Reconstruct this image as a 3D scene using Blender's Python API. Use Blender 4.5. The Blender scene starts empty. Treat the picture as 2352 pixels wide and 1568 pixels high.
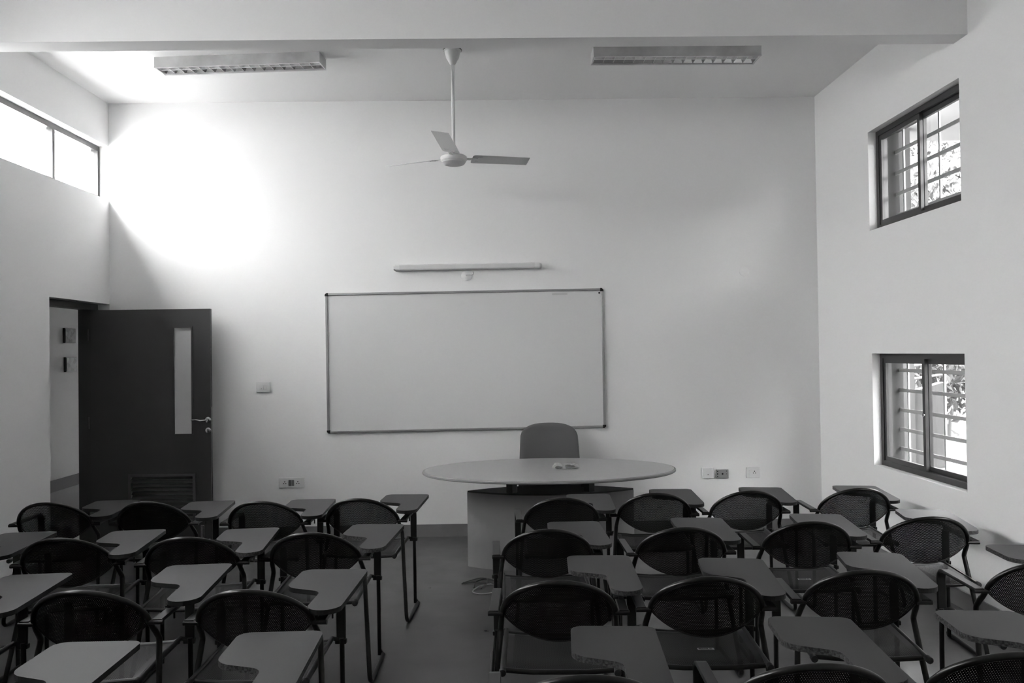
import bpy, math, random
from mathutils import Vector, Matrix
import mathutils
PI = math.pi
random.seed(7)
S = bpy.context.scene
COL = S.collection

# ------------------------------------------------------------------ helpers
class MB:
    """collects shapes, links them as ONE mesh object"""
    def __init__(self):
        self.v, self.f, self.m, self.uv, self.sm = [], [], [], None, []
    def add(self, vs, fs, mat=0, smooth=False):
        o = len(self.v)
        self.v += [tuple(p) for p in vs]
        for f in fs:
            self.f.append(tuple(i + o for i in f)); self.m.append(mat); self.sm.append(smooth)
        return self
    def box(self, x0, x1, y0, y1, z0, z1, mat=0, b=0.0, M=None):
        if b <= 0:
            vs = [(x, y, z) for x in (x0, x1) for y in (y0, y1) for z in (z0, z1)]
            fs = [(0, 1, 3, 2), (4, 6, 7, 5), (0, 4, 5, 1), (2, 3, 7, 6), (0, 2, 6, 4), (1, 5, 7, 3)]
        else:
            import bmesh
            bm = bmesh.new(); bmesh.ops.create_cube(bm, size=1)
            for q in bm.verts:
                q.co = Vector(((x0 + x1) / 2 + q.co.x * (x1 - x0), (y0 + y1) / 2 + q.co.y * (y1 - y0), (z0 + z1) / 2 + q.co.z * (z1 - z0)))
            bmesh.ops.bevel(bm, geom=bm.edges[:], offset=b, segments=2, affect='EDGES', profile=0.5)
            bm.verts.index_update()
            vs = [tuple(q.co) for q in bm.verts]; fs = [tuple(q.index for q in f.verts) for f in bm.faces]
            bm.free()
        if M is not None: vs = [tuple(M @ Vector(p)) for p in vs]
        return self.add(vs, fs, mat)
    def tube(self, pts, r, n=10, mat=0, cap=True, flat=None):
        """round tube along pts; flat=(w,t,normal) sweeps a rounded flat bar instead"""
        P = [Vector(p) for p in pts]
        rings = []; N = len(P); ref = None
        for i, p in enumerate(P):
            t = ((P[min(i + 1, N - 1)] - p).normalized() + (p - P[max(i - 1, 0)]).normalized())
            t = t.normalized() if t.length > 1e-9 else (P[-1] - P[0]).normalized()
            if ref is None:
                a = Vector((0, 0, 1)) if abs(t.z) < .9 else Vector((1, 0, 0))
                ref = (a - t * a.dot(t)).normalized()
            else:
                ref = (ref - t * ref.dot(t)).normalized()
            bn = t.cross(ref)
            rr = r(i / (N - 1)) if callable(r) else r
            rings.append([p + (ref * math.cos(2 * PI * k / n) + bn * math.sin(2 * PI * k / n)) * rr for k in range(n)])
        vs = [q for R_ in rings for q in R_]; fs = []
        for i in range(N - 1):
            for k in range(n):
                a, b = i * n + k, i * n + (k + 1) % n
                fs.append((a, b, b + n, a + n))
        if cap:
            fs.append(tuple(range(n - 1, -1, -1))); fs.append(tuple(range((N - 1) * n, N * n)))
        return self.add(vs, fs, mat, True)
    def lathe(self, prof, c=(0, 0, 0), n=28, mat=0, M=None):
        vs = []; fs = []
        for (r, z) in prof:
            for k in range(n):
                a = 2 * PI * k / n
                vs.append((r * math.cos(a), r * math.sin(a), z))
        m = len(prof)
        for i in range(m - 1):
            for k in range(n):
                a, b = i * n + k, i * n + (k + 1) % n
                fs.append((a, b, b + n, a + n))
        fs.append(tuple(range(n - 1, -1, -1))); fs.append(tuple(range((m - 1) * n, m * n)))
        if M is not None: vs = [tuple(M @ Vector(p)) for p in vs]
        vs = [(p[0] + c[0], p[1] + c[1], p[2] + c[2]) for p in vs]
        return self.add(vs, fs, mat, True)
    def prism(self, poly, z0, z1, top=0, side=0, bottom=None, M=None, ch=0.0):
        """vertical prism over a 2-D outline (counter-clockwise), optional small chamfer at the top"""
        n = len(poly); vs = []
        def inset(d):
            out = []
            for i in range(n):
                p = Vector(poly[i]); a = Vector(poly[i - 1]); b = Vector(poly[(i + 1) % n])
                t = (b - a).normalized(); out.append((p.x - t.y * d, p.y + t.x * d))
            return out
        layers = [(poly, z0), (poly, z1 - ch)] + ([(inset(ch), z1)] if ch > 0 else [])
        if ch <= 0: layers = [(poly, z0), (poly, z1)]
        for pl, z in layers: vs += [(x, y, z) for x, y in pl]
        L = len(layers)
        if M is not None: vs = [tuple(M @ Vector(p)) for p in vs]
        fs = [(l * n + i, l * n + (i + 1) % n, (l + 1) * n + (i + 1) % n, (l + 1) * n + i) for l in range(L - 1) for i in range(n)]
        self.add(vs, fs, side)
        self.add([vs[(L - 1) * n + i] for i in range(n)], [tuple(range(n))], top)
        self.add([vs[i] for i in range(n)], [tuple(range(n - 1, -1, -1))], side if bottom is None else bottom)
        return self
    def slab(self, axis, c0, c1, us, vs_, holes, mat=0):
        """wall perpendicular to axis ('x','y','z') from c0 to c1 with rectangular holes (u0,u1,v0,v1)"""
        U = sorted(set(list(us) + [h for H in holes for h in H[:2] if us[0] <= h <= us[1]]))
        V = sorted(set(list(vs_) + [h for H in holes for h in H[2:] if vs_[0] <= h <= vs_[1]]))
        def P(u, v, c):
            return {'x': (c, u, v), 'y': (u, c, v), 'z': (u, v, c)}[axis]
        def solid(i, j):
            if i < 0 or j < 0 or i >= len(U) - 1 or j >= len(V) - 1: return False
            a, b = (U[i] + U[i + 1]) / 2, (V[j] + V[j + 1]) / 2
            return not any(h[0] < a < h[1] and h[2] < b < h[3] for h in holes)
        idx = {}; vv = []; ff = []
        def g(u, v, c):
            k = (u, v, c)
            if k not in idx: idx[k] = len(vv); vv.append(P(u, v, c))
            return idx[k]
        for i in range(len(U) - 1):
            for j in range(len(V) - 1):
                if not solid(i, j): continue
                a, b, c, d = U[i], U[i + 1], V[j], V[j + 1]
                ff.append((g(a, c, c0), g(a, d, c0), g(b, d, c0), g(b, c, c0)))
                ff.append((g(a, c, c1), g(b, c, c1), g(b, d, c1), g(a, d, c1)))
                if not solid(i - 1, j): ff.append((g(a, c, c0), g(a, c, c1), g(a, d, c1), g(a, d, c0)))
                if not solid(i + 1, j): ff.append((g(b, c, c0), g(b, d, c0), g(b, d, c1), g(b, c, c1)))
                if not solid(i, j - 1): ff.append((g(a, c, c0), g(b, c, c0), g(b, c, c1), g(a, c, c1)))
                if not solid(i, j + 1): ff.append((g(a, d, c0), g(a, d, c1), g(b, d, c1), g(b, d, c0)))
        return self.add(vv, ff, mat)
    def build(self, name, mats, parent=None, uv=None, smooth_angle=None):
        me = bpy.data.meshes.new(name)
        me.from_pydata(self.v, [], self.f); me.update()
        if not isinstance(mats, (list, tuple)): mats = [mats]
        for m in mats: me.materials.append(m)
        for p, mi, s in zip(me.polygons, self.m, self.sm):
            p.material_index = mi; p.use_smooth = s
        if uv is not None:
            L = me.uv_layers.new(name='UVMap')
            for lp in me.loops: L.data[lp.index].uv = uv[lp.vertex_index]
        import bmesh
        bm = bmesh.new(); bm.from_mesh(me); bmesh.ops.recalc_face_normals(bm, faces=bm.faces[:]); bm.to_mesh(me); bm.free()
        if any(self.sm) or smooth_angle:
            try: me.set_sharp_from_angle(angle=smooth_angle or math.radians(40))
            except Exception: pass
        o = bpy.data.objects.new(name, me); COL.objects.link(o)
        if parent is not None: o.parent = parent
        return o

def thing(name, label, cat, loc=(0, 0, 0), rz=0.0, group=None):
    o = bpy.data.objects.new(name, None); COL.objects.link(o)
    o.empty_display_size = .05
    o.location = loc; o.rotation_euler = (0, 0, rz); o['label'] = label; o['category'] = cat
    if group: o['group'] = group
    return o
def tag(o, label, cat, group=None, kind=None):
    o['label'] = label; o['category'] = cat
    if group: o['group'] = group
    if kind: o['kind'] = kind
    return o
def struct(o, label=None, cat=None):
    o['kind'] = 'structure'
    if label: o['label'] = label
    if cat: o['category'] = cat
    return o
def fillet(P, n=6):
    """P: list of (x,y,r) closed outline -> rounded outline"""
    out = []; N = len(P)
    for i in range(N):
        p = Vector(P[i][:2]); a = Vector(P[i - 1][:2]); b = Vector(P[(i + 1) % N][:2]); r = P[i][2]
        if r <= 0: out.append((p.x, p.y)); continue
        u1 = (a - p).normalized(); u2 = (b - p).normalized()
        ang = math.acos(max(-1, min(1, u1.dot(u2)))); t = r / math.tan(ang / 2)
        c = p + (u1 + u2).normalized() * (r / math.sin(ang / 2))
        s = p + u1 * t; e = p + u2 * t
        a0 = math.atan2(s.y - c.y, s.x - c.x); a1 = math.atan2(e.y - c.y, e.x - c.x)
        d = (a1 - a0 + PI) % (2 * PI) - PI
        for k in range(n + 1):
            w = a0 + d * k / n; out.append((c.x + r * math.cos(w), c.y + r * math.sin(w)))
    return out
def bend(P, r, n=5):
    """open 3-D polyline with rounded corners of radius r"""
    P = [Vector(p) for p in P]; out = [P[0]]
    for i in range(1, len(P) - 1):
        p = P[i]; u1 = (P[i - 1] - p); u2 = (P[i + 1] - p); l1, l2 = u1.length, u2.length
        u1.normalize(); u2.normalize()
        ang = math.acos(max(-1, min(1, u1.dot(u2))))
        if ang > PI - .02: out.append(p); continue
        rr = r[i - 1] if isinstance(r, (list, tuple)) else r
        t = min(rr / math.tan(ang / 2), l1 * .49, l2 * .49)
        s = p + u1 * t; e = p + u2 * t
        for k in range(n + 1):
            w = k / n; out.append(s * (1 - w) ** 2 + p * 2 * w * (1 - w) + e * w * w)
    out.append(P[-1]); return out

# ------------------------------------------------------------------ materials
def mat(name, col, rough=.6, spec=.5, metal=0.0, bump=0.0, bscale=40, var=0.0, vscale=4, coat=0.0):
    m = bpy.data.materials.new(name); m.use_nodes = True
    nt = m.node_tree; b = nt.nodes['Principled BSDF']
    b.inputs['Base Color'].default_value = (col, col, col, 1)
    b.inputs['Roughness'].default_value = rough; b.inputs['Metallic'].default_value = metal
    b.inputs['Specular IOR Level'].default_value = spec
    if coat: b.inputs['Coat Weight'].default_value = coat
    if bump or var:
        tc = nt.nodes.new('ShaderNodeTexCoord')
    if bump:
        n = nt.nodes.new('ShaderNodeTexNoise'); n.inputs['Scale'].default_value = bscale; n.inputs['Detail'].default_value = 4
        nt.links.new(tc.outputs['Object'], n.inputs['Vector'])
        bp = nt.nodes.new('ShaderNodeBump'); bp.inputs['Strength'].default_value = bump; bp.inputs['Distance'].default_value = .01
        nt.links.new(n.outputs['Fac'], bp.inputs['Height']); nt.links.new(bp.outputs['Normal'], b.inputs['Normal'])
    if var:
        n = nt.nodes.new('ShaderNodeTexNoise'); n.inputs['Scale'].default_value = vscale; n.inputs['Detail'].default_value = 5
        nt.links.new(tc.outputs['Object'], n.inputs['Vector'])
        mr = nt.nodes.new('ShaderNodeMapRange'); mr.inputs['From Min'].default_value = .3; mr.inputs['From Max'].default_value = .7
        mr.inputs['To Min'].default_value = col * (1 - var); mr.inputs['To Max'].default_value = col * (1 + var)
        nt.links.new(n.outputs['Fac'], mr.inputs['Value']); nt.links.new(mr.outputs['Result'], b.inputs['Base Color'])
    return m
def glass_mat(name, refl=.06, tint=.93):
    m = bpy.data.materials.new(name); m.use_nodes = True; nt = m.node_tree
    nt.nodes.remove(nt.nodes['Principled BSDF']); out = nt.nodes['Material Output']
    t = nt.nodes.new('ShaderNodeBsdfTransparent'); t.inputs[0].default_value = (tint, tint, tint, 1)
    g = nt.nodes.new('ShaderNodeBsdfGlossy'); g.inputs['Roughness'].default_value = .02; g.inputs[0].default_value = (.9, .9, .9, 1)
    lw = nt.nodes.new('ShaderNodeLayerWeight'); lw.inputs['Blend'].default_value = .5
    pw = nt.nodes.new('ShaderNodeMath'); pw.operation = 'POWER'; pw.inputs[1].default_value = 5
    nt.links.new(lw.outputs['Facing'], pw.inputs[0])
    fr = nt.nodes.new('ShaderNodeMath'); fr.operation = 'MULTIPLY_ADD'; fr.inputs[1].default_value = .5; fr.inputs[2].default_value = .03
    nt.links.new(pw.outputs[0], fr.inputs[0])
    mx = nt.nodes.new('ShaderNodeMixShader')
    nt.links.new(fr.outputs[0], mx.inputs[0]); nt.links.new(t.outputs[0], mx.inputs[1]); nt.links.new(g.outputs[0], mx.inputs[2])
    nt.links.new(mx.outputs[0], out.inputs['Surface'])
    return m
def perforated(name, col, pitch, rad, rough=.4, stretch=1.0):
    """sheet with a hexagonal pattern of real see-through holes; UVs are in metres"""
    m = bpy.data.materials.new(name); m.use_nodes = True; nt = m.node_tree
    b = nt.nodes['Principled BSDF']; out = nt.nodes['Material Output']
    b.inputs['Base Color'].default_value = (col, col, col, 1); b.inputs['Roughness'].default_value = rough
    b.inputs['Specular IOR Level'].default_value = .22
    uv = nt.nodes.new('ShaderNodeUVMap')
    def vm(op, a=None, bvec=None, link=None):
        n = nt.nodes.new('ShaderNodeVectorMath'); n.operation = op
        if link is not None: nt.links.new(link, n.inputs[0])
        if bvec is not None: n.inputs[1].default_value = bvec
        return n
    s = vm('MULTIPLY', bvec=(1 / pitch, 1 / (pitch * 1.732 * stretch), 0), link=uv.outputs[0])
    ds = []
    for off in ((0, 0, 0), (.5, .5, 0)):
        a = vm('ADD', bvec=off, link=s.outputs[0]); fr = vm('FRACTION', link=a.outputs[0])
        c = vm('SUBTRACT', bvec=(.5, .5, 0), link=fr.outputs[0]); k = vm('MULTIPLY', bvec=(1, 1.732 * stretch, 0), link=c.outputs[0])
        l = vm('LENGTH', link=k.outputs[0]); ds.append(l.outputs['Value'])
    mn = nt.nodes.new('ShaderNodeMath'); mn.operation = 'MINIMUM'
    nt.links.new(ds[0], mn.inputs[0]); nt.links.new(ds[1], mn.inputs[1])
    lt = nt.nodes.new('ShaderNodeMath'); lt.operation = 'LESS_THAN'; lt.inputs[1].default_value = rad / pitch
    nt.links.new(mn.outputs[0], lt.inputs[0])
    tr = nt.nodes.new('ShaderNodeBsdfTransparent'); mx = nt.nodes.new('ShaderNodeMixShader')
    nt.links.new(lt.outputs[0], mx.inputs[0]); nt.links.new(b.outputs[0], mx.inputs[1]); nt.links.new(tr.outputs[0], mx.inputs[2])
    nt.links.new(mx.outputs[0], out.inputs['Surface'])
    return m
def floor_mat():
    m = mat('floor_stone', .07, .30, .5, var=.10, vscale=3)
    nt = m.node_tree; b = nt.nodes['Principled BSDF']
    tc = nt.nodes.new('ShaderNodeTexCoord'); br = nt.nodes.new('ShaderNodeTexBrick')
    br.offset = 0.0; br.inputs['Scale'].default_value = 1.0; br.inputs['Mortar Size'].default_value = .002
    br.inputs['Brick Width'].default_value = 1.0; br.inputs['Row Height'].default_value = 1.0; br.inputs['Mortar Smooth'].default_value = .3
    nt.links.new(tc.outputs['Object'], br.inputs['Vector'])
    old = b.inputs['Base Color'].links[0].from_socket
    mx = nt.nodes.new('ShaderNodeMix'); mx.data_type = 'RGBA'; mx.blend_type = 'MIX'
    nt.links.new(br.outputs['Fac'], mx.inputs[0]); nt.links.new(old, mx.inputs[6]); mx.inputs[7].default_value = (.06, .06, .06, 1)
    nt.links.new(mx.outputs[2], b.inputs['Base Color'])
    n = nt.nodes.new('ShaderNodeTexNoise'); n.inputs['Scale'].default_value = 5; n.inputs['Detail'].default_value = 6
    nt.links.new(tc.outputs['Object'], n.inputs['Vector'])
    mr = nt.nodes.new('ShaderNodeMapRange'); mr.inputs['To Min'].default_value = .22; mr.inputs['To Max'].default_value = .42
    nt.links.new(n.outputs['Fac'], mr.inputs['Value']); nt.links.new(mr.outputs['Result'], b.inputs['Roughness'])
    return m
def edge_mat(name, lo, hi):
    """bare chipboard edge, mottled"""
    m = mat(name, .1, .8, .2, bump=.5, bscale=160)
    nt = m.node_tree; b = nt.nodes['Principled BSDF']
    tc = nt.nodes.new('ShaderNodeTexCoord'); n = nt.nodes.new('ShaderNodeTexNoise'); n.inputs['Scale'].default_value = 130; n.inputs['Detail'].default_value = 6
    nt.links.new(tc.outputs['Object'], n.inputs['Vector'])
    mr = nt.nodes.new('ShaderNodeMapRange'); mr.inputs['From Min'].default_value = .35; mr.inputs['From Max'].default_value = .65
    mr.inputs['To Min'].default_value = lo; mr.inputs['To Max'].default_value = hi
    nt.links.new(n.outputs['Fac'], mr.inputs['Value']); nt.links.new(mr.outputs['Result'], b.inputs['Base Color'])
    return m

M = {}
M['wall'] = mat('white_wall_paint', .80, .75, .25, bump=.06, bscale=30)
M['ceiling'] = mat('white_ceiling_paint', .80, .8, .2, bump=.05, bscale=25)
M['skirting'] = mat('grey_skirting_stone', .20, .45, .4, var=.1, vscale=6)
M['floor'] = floor_mat()
M['black'] = mat('black_powder_coat', .004, .30, .4)
M['black_flat'] = mat('black_bar', .005, .4, .45)
M['rubber'] = mat('black_plastic_cap', .008, .6, .3)
M['mesh'] = perforated('perforated_black_sheet', .004, .0068, .0011, .4)
M['seatmesh'] = perforated('perforated_black_seat', .005, .0068, .0009, .55, .62)
M['seat_strip'] = mat('seat_side_strip', .010, .45, .3)
M['tablet'] = mat('grey_laminate', .010, .50, .6, bump=.03, bscale=500)
M['edge_dark'] = mat('dark_edge_band', .012, .5, .4)
M['edge_chip'] = edge_mat('chipboard_edge', .02, .075)
M['door'] = mat('dark_grey_door_paint', .055, .5, .4, var=.05, vscale=3)
M['door_frame'] = mat('dark_grey_frame_paint', .05, .45, .4)
M['alu'] = mat('dark_anodised_aluminium', .05, .35, .5, metal=.3)
M['glass'] = glass_mat('window_glass')
M['frost'] = mat('frosted_vision_glass', .62, .25, .5)
M['white_metal'] = mat('white_enamel', .62, .4, .5, var=.03, vscale=12)
M['fixture'] = mat('worn_grey_white_enamel', .52, .45, .4, var=.22, vscale=5)
M['louvre'] = mat('bright_louvre', .8, .16, .6, metal=.75)
M['fan'] = mat('cream_fan_enamel', .60, .35, .5)
M['whiteboard'] = mat('whiteboard_enamel', .66, .22, .5)
M['board_frame'] = mat('aluminium_board_frame', .38, .35, .5, metal=.7)
M['plastic_white'] = mat('white_plastic', .70, .35, .5)
M['plastic_grey'] = mat('grey_plastic', .16, .45, .5)
M['socket_hole'] = mat('socket_hole', .01, .8, .2)
M['socket_metal'] = mat('grey_metal_box', .30, .5, .5, metal=.4)
M['table'] = mat('grey_table_laminate', .30, .28, .5, var=.03, vscale=30)
M['table_rim'] = mat('table_rim_lipping', .25, .25, .5)
M['pedestal'] = mat('grey_pedestal_laminate', .24, .45, .4, var=.03, vscale=8)
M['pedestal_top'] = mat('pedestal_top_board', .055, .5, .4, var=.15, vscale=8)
M['block'] = mat('support_block_paint', .07, .5, .4)
M['fabric'] = mat('grey_chair_fabric', .115, .95, .1, bump=.3, bscale=400)
M['chrome'] = mat('satin_chrome', .45, .25, .5, metal=.9)
M['sticker'] = mat('silver_sticker', .35, .4, .5)
M['sticker_dark'] = mat('sticker_dark_print', .03, .5, .5)
M['sticker_light'] = mat('sticker_light_print', .22, .5, .5)
M['cord_pale'] = mat('pale_cord', .35, .5, .5)
M['cord_dark'] = mat('dark_cord', .025, .5, .5)
M['concrete'] = mat('grey_exterior_plaster', .05, .85, .2, var=.12, vscale=3)
M['concrete_light'] = mat('pale_exterior_plaster', .12, .85, .2, var=.06, vscale=3)
M['ground'] = mat('pale_paving', .045, .85, .2)
M['bark'] = mat('tree_bark', .06, .9, .2)
M['leaf'] = mat('tree_leaf', .034, .6, .3, var=.4, vscale=1.5)
M['picture_dark'] = mat('picture_dark_frame', .012, .5, .4)
M['grille'] = mat('painted_window_bars', .5, .6, .3)
def picture_mat(name, sc):
    m = mat(name, .1, .5, .3); nt = m.node_tree; b = nt.nodes['Principled BSDF']
    tc = nt.nodes.new('ShaderNodeTexCoord'); n = nt.nodes.new('ShaderNodeTexVoronoi'); n.inputs['Scale'].default_value = sc
    nt.links.new(tc.outputs['Object'], n.inputs['Vector'])
    mr = nt.nodes.new('ShaderNodeMapRange'); mr.inputs['To Min'].default_value = .01; mr.inputs['To Max'].default_value = .2; mr.inputs['From Min'].default_value = .25
    nt.links.new(n.outputs['Color'], mr.inputs['Value']); nt.links.new(mr.outputs['Result'], b.inputs['Base Color'])
    return m
M['picture_a'] = picture_mat('picture_print_scene', 22); M['picture_b'] = picture_mat('picture_print_street', 17)
def plastic_bag():
    m = bpy.data.materials.new('clear_crinkled_plastic'); m.use_nodes = True; nt = m.node_tree
    b = nt.nodes['Principled BSDF']; out = nt.nodes['Material Output']
    b.inputs['Base Color'].default_value = (.85, .85, .85, 1); b.inputs['Roughness'].default_value = .15
    t = nt.nodes.new('ShaderNodeBsdfTransparent'); mx = nt.nodes.new('ShaderNodeMixShader'); mx.inputs[0].default_value = .84
    nt.links.new(b.outputs[0], mx.inputs[1]); nt.links.new(t.outputs[0], mx.inputs[2]); nt.links.new(mx.outputs[0], out.inputs['Surface'])
    return m
M['bag'] = plastic_bag()

# ------------------------------------------------------------------ room dimensions (metres, camera stands at x=0, y=0)
D, XL, XR, H = 7.208, -3.427, 2.805, 3.836
YB = -2.6                       # back wall
OL, OR = XL - .23, XR + .23     # outer faces of the side walls
BY0, BY1, BZ = 4.828, 4.981, 3.4645
CLZ0, CLZ1 = 2.985, 3.454       # clerestory
DY0, DZ = 6.25, 2.072           # door opening
RU = (4.932, 6.173, 2.489, 3.238)
RL = (4.932, 6.173, .717, 1.558)

struct(MB().box(OL, OR, YB - .2, D + .2, -.15, 0).build('floor', M['floor']), 'grey polished stone floor of the classroom', 'floor')
struct(MB().box(OL - .1, OR + .1, YB - .2, D + .2, H, H + .2).build('ceiling', M['ceiling']), 'white plastered ceiling above fan and lights', 'ceiling')
struct(MB().box(OL, OR, D, D + .2, 0, H).build('wall_front', M['wall']), 'white front wall carrying the whiteboard', 'wall')
struct(MB().box(OL, OR, YB - .2, YB, 0, H).build('wall_back', M['wall']), 'white back wall behind the camera', 'wall')
struct(MB().slab('x', OL, XL, (YB, D), (0, H), [(DY0, D + 1, -1, DZ), (BY1 + .02, D + 1, CLZ0, CLZ1), (.4, 4.1, CLZ0, CLZ1)]).build('wall_left', M['wall']),
       'white left wall with doorway and clerestory window', 'wall')
R2 = (2.55, 3.79)
struct(MB().slab('x', XR, OR, (YB, D), (0, H), [RU, RL, (R2[0], R2[1], RL[2], RL[3])]).build('wall_right', M['wall']),
       'white right wall with one small window above another', 'wall')
struct(MB().box(XL, XR, BY0, BY1, BZ, H).build('trim_1', M['ceiling']), 'white ceiling beam crossing the room', 'beam')
struct(MB().box(XL, XR, D - .012, D, 0, .108).build('baseboard_front', M['skirting']), 'grey skirting along the front wall', 'skirting')
struct(MB().box(XR - .012, XR, YB, D - .012, 0, .108).build('baseboard_right', M['skirting']), 'grey skirting along the right wall', 'skirting')
struct(MB().box(XL, XL + .012, YB, DY0, 0, .108).build('baseboard_left', M['skirting']), 'grey skirting along the left wall', 'skirting')

# ---- clerestory windows (left wall)
def clerestory(idx, y0, y1, first, step, label):
    w = thing('window_%d' % idx, label, 'window', (OL + .12, (y0 + y1) / 2, CLZ0)); w['kind'] = 'structure'
    ym = (y0 + y1) / 2; h = CLZ1 - CLZ0
    f = MB(); f.box(-.03, .03, y0 - ym, y1 - ym, 0, .035); f.box(-.03, .03, y0 - ym, y1 - ym, h - .045, h)
    f.box(-.03, .03, y1 - ym - .035, y1 - ym, .035, h - .045); f.box(-.03, .03, y0 - ym, y0 - ym + .035, .035, h - .045)
    f.build('window_frame', M['alu'], w)
    y = first; edges = [y1 - .035]
    while y > y0 + .2:
        MB().box(-.025, .025, y - .018 - ym, y + .018 - ym, .035, h - .045).build('mullion', M['alu'], w)
        edges.append(y); y -= step
    edges.append(y0 + .035)
    for a, b in zip(edges[:-1], edges[1:]):
        MB().box(-.003, .003, b - ym, a - ym, .03, h - .04).build('pane', M['glass'], w)
    return w
clerestory(1, BY1 + .02, D, 6.48, .72, 'clerestory strip window high on the left wall with blown-out sky')
clerestory(2, .4, 4.1, 3.4, .72, 'clerestory strip window on the left wall behind the beam')

# ---- sliding windows with bars (right wall)
def slider(idx, R_, hbars, label, latch=False):
    y0, y1, z0, z1 = R_; xm = XR + .095; ym = (y0 + y1) / 2
    w = thing('window_%d' % idx, label, 'window', (xm, ym, z0)); w['kind'] = 'structure'
    a, b, h = y0 - ym, y1 - ym, z1 - z0
    t = .038
    f = MB(); f.box(-.035, .035, a, b, 0, t); f.box(-.035, .035, a, b, h - t, h); f.box(-.035, .035, a, a + t, t, h - t); f.box(-.035, .035, b - t, b, t, h - t)
    f.build('window_frame', M['alu'], w)
    def sash(ya, yb, xo):
        s = MB(); q = .034; x0, x1 = xo - .011, xo + .011
        s.box(x0, x1, ya, ya + q, t, h - t); s.box(x0, x1, yb - q, yb, t, h - t)
        s.box(x0, x1, ya + q, yb - q, t, t + q); s.box(x0, x1, ya + q, yb - q, h - t - q, h - t)
        so = s.build('sash', M['alu'], w)
        MB().box(xo - .002, xo + .002, ya + q - .004, yb - q + .004, t + q - .004, h - t - q + .004).build('pane', M['glass'], so)
        return so
    s1 = sash(.0 - .015, b - t, -.016)      # far sash, room side
    s2 = sash(a + t, .02, .012)             # near sash, outer side
    if latch:
        l = MB(); Mx = Matrix.Translation((-.030, .002, h * .5)) @ Matrix.Rotation(PI / 2, 4, 'Y')
        l.lathe([(.0, -.004), (.014, -.004), (.014, .003), (.006, .006), (.0, .006)], n=16, M=Mx)
        l.build('latch', M['chrome'], s1)
    g = MB()
    for z in hbars: g.box(.105, .112, a, b, z - z0 - .013, z - z0 + .013)
    for yy in (a + .12, a + .62, b - .12): g.box(.112, .124, yy - .008, yy + .008, 0, h)
    gr = g.build('bar_grille', M['grille'], w); gr['label'] = 'painted steel bars outside the glass'
    rv = MB(); th_ = .006
    rv.box(.04, .137, b - th_, b, 0, h); rv.box(.04, .137, a, a + th_, 0, h); rv.box(.04, .137, a + th_, b - th_, h - th_, h); rv.box(.04, .137, a + th_, b - th_, 0, th_)
    rv.build('outer_reveal', M['concrete'], w)
    return w
slider(3, RU, (2.60, 2.76, 2.92, 3.08), 'upper sliding window on the right wall, bars outside')
slider(4, RL, (.84, .985, 1.13, 1.28, 1.43), 'lower sliding window on the right wall, bars outside', True)
slider(5, (R2[0], R2[1], RL[2], RL[3]), (.84, .985, 1.13, 1.28, 1.43), 'second lower window on the right wall, near the camera', True)

# ---- doorway, frame and door leaf
d = thing('door_1', 'open dark grey door with slim glass panel and louvre, against front wall', 'door', (-3.535, 7.06, 0)); d['kind'] = 'structure'
X0, Y0 = -3.535, 7.06
f = MB()
f.box(-3.64 - X0, -3.53 - X0, 7.085 - Y0, D - Y0, 0, DZ); f.box(-3.64 - X0, -3.53 - X0, DY0 - Y0, 7.085 - Y0, 2.02, DZ); f.box(-3.64 - X0, -3.53 - X0, DY0 - Y0, DY0 + .05 - Y0, 0, 2.02)
f.build('door_frame', M['door_frame'], d)
LW, LT = 1.04, .038
def leafbox(mb, x0, x1, z0, z1): mb.box(x0, x1, -LT / 2, LT / 2, z0, z1)
gx0, gx1, gz0, gz1 = .728, .878, .945, 1.852     # glass
vx0, vx1, vz0, vz1 = .355, .888, .20, .588       # louvre
l = MB(); l.slab('y', -LT / 2, LT / 2, (.022, LW), (.012, 2.012), [(gx0, gx1, gz0, gz1), (vx0, vx1, vz0, vz1)])
leaf = l.build('door_leaf', M['door'], d)
MB().box(gx0, gx1, -.004, .004, gz0, gz1).build('glass_panel', M['frost'], leaf)['label'] = 'tall pale frosted glass strip'
b = MB(); q = .012
for (x0, x1, z0, z1) in ((gx0 - q, gx0, gz0 - q, gz1 + q), (gx1, gx1 + q, gz0 - q, gz1 + q), (gx0, gx1, gz0 - q, gz0), (gx0, gx1, gz1, gz1 + q)):
    b.box(x0, x1, -LT / 2 - .006, -LT / 2, z0, z1)
b.build('glass_bead', M['door'], leaf)
lv = MB(); q = .018
for (x0, x1, z0, z1) in ((vx0 - q, vx0 + .004, vz0 - q, vz1 + q), (vx1 - .004, vx1 + q, vz0 - q, vz1 + q), (vx0, vx1, vz0 - q, vz0 + .004), (vx0, vx1, vz1 - .004, vz1 + q)):
    lv.box(x0, x1, -LT / 2 - .008, LT / 2, z0, z1)
n = 12
for k in range(n):
    zc = vz0 + (k + .5) * (vz1 - vz0) / n
    lv.box(vx0, vx1, -.019, .019, -.002, .002, M=Matrix.Translation((0, 0, zc)) @ Matrix.Rotation(math.radians(38), 4, 'X'))
lv.build('louvre_vent', mat('door_louvre_metal', .075, .4, .5), leaf)
RX = Matrix.Rotation(PI / 2, 4, 'X')
h = MB(); hx, hz = 1.018, 1.062
h.lathe([(0, 0), (.026, 0), (.026, .007), (.019, .010), (.012, .011), (.011, .045), (0, .045)], c=(hx, -LT / 2, hz), M=RX)
h.tube(bend([(hx, -LT / 2 - .04, hz), (hx - .05, -LT / 2 - .045, hz - .004), (hx - .09, -LT / 2 - .045, hz + .006), (hx - .132, -LT / 2 - .040, hz + .003)], .03), lambda t: .0085 - .003 * t, 10)
h.build('lever_handle', M['chrome'], leaf)
k = MB(); k.lathe([(0, 0), (.025, 0), (.025, .006), (.02, .009), (0, .009)], c=(hx, -LT / 2, hz - .09), M=RX)
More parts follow.
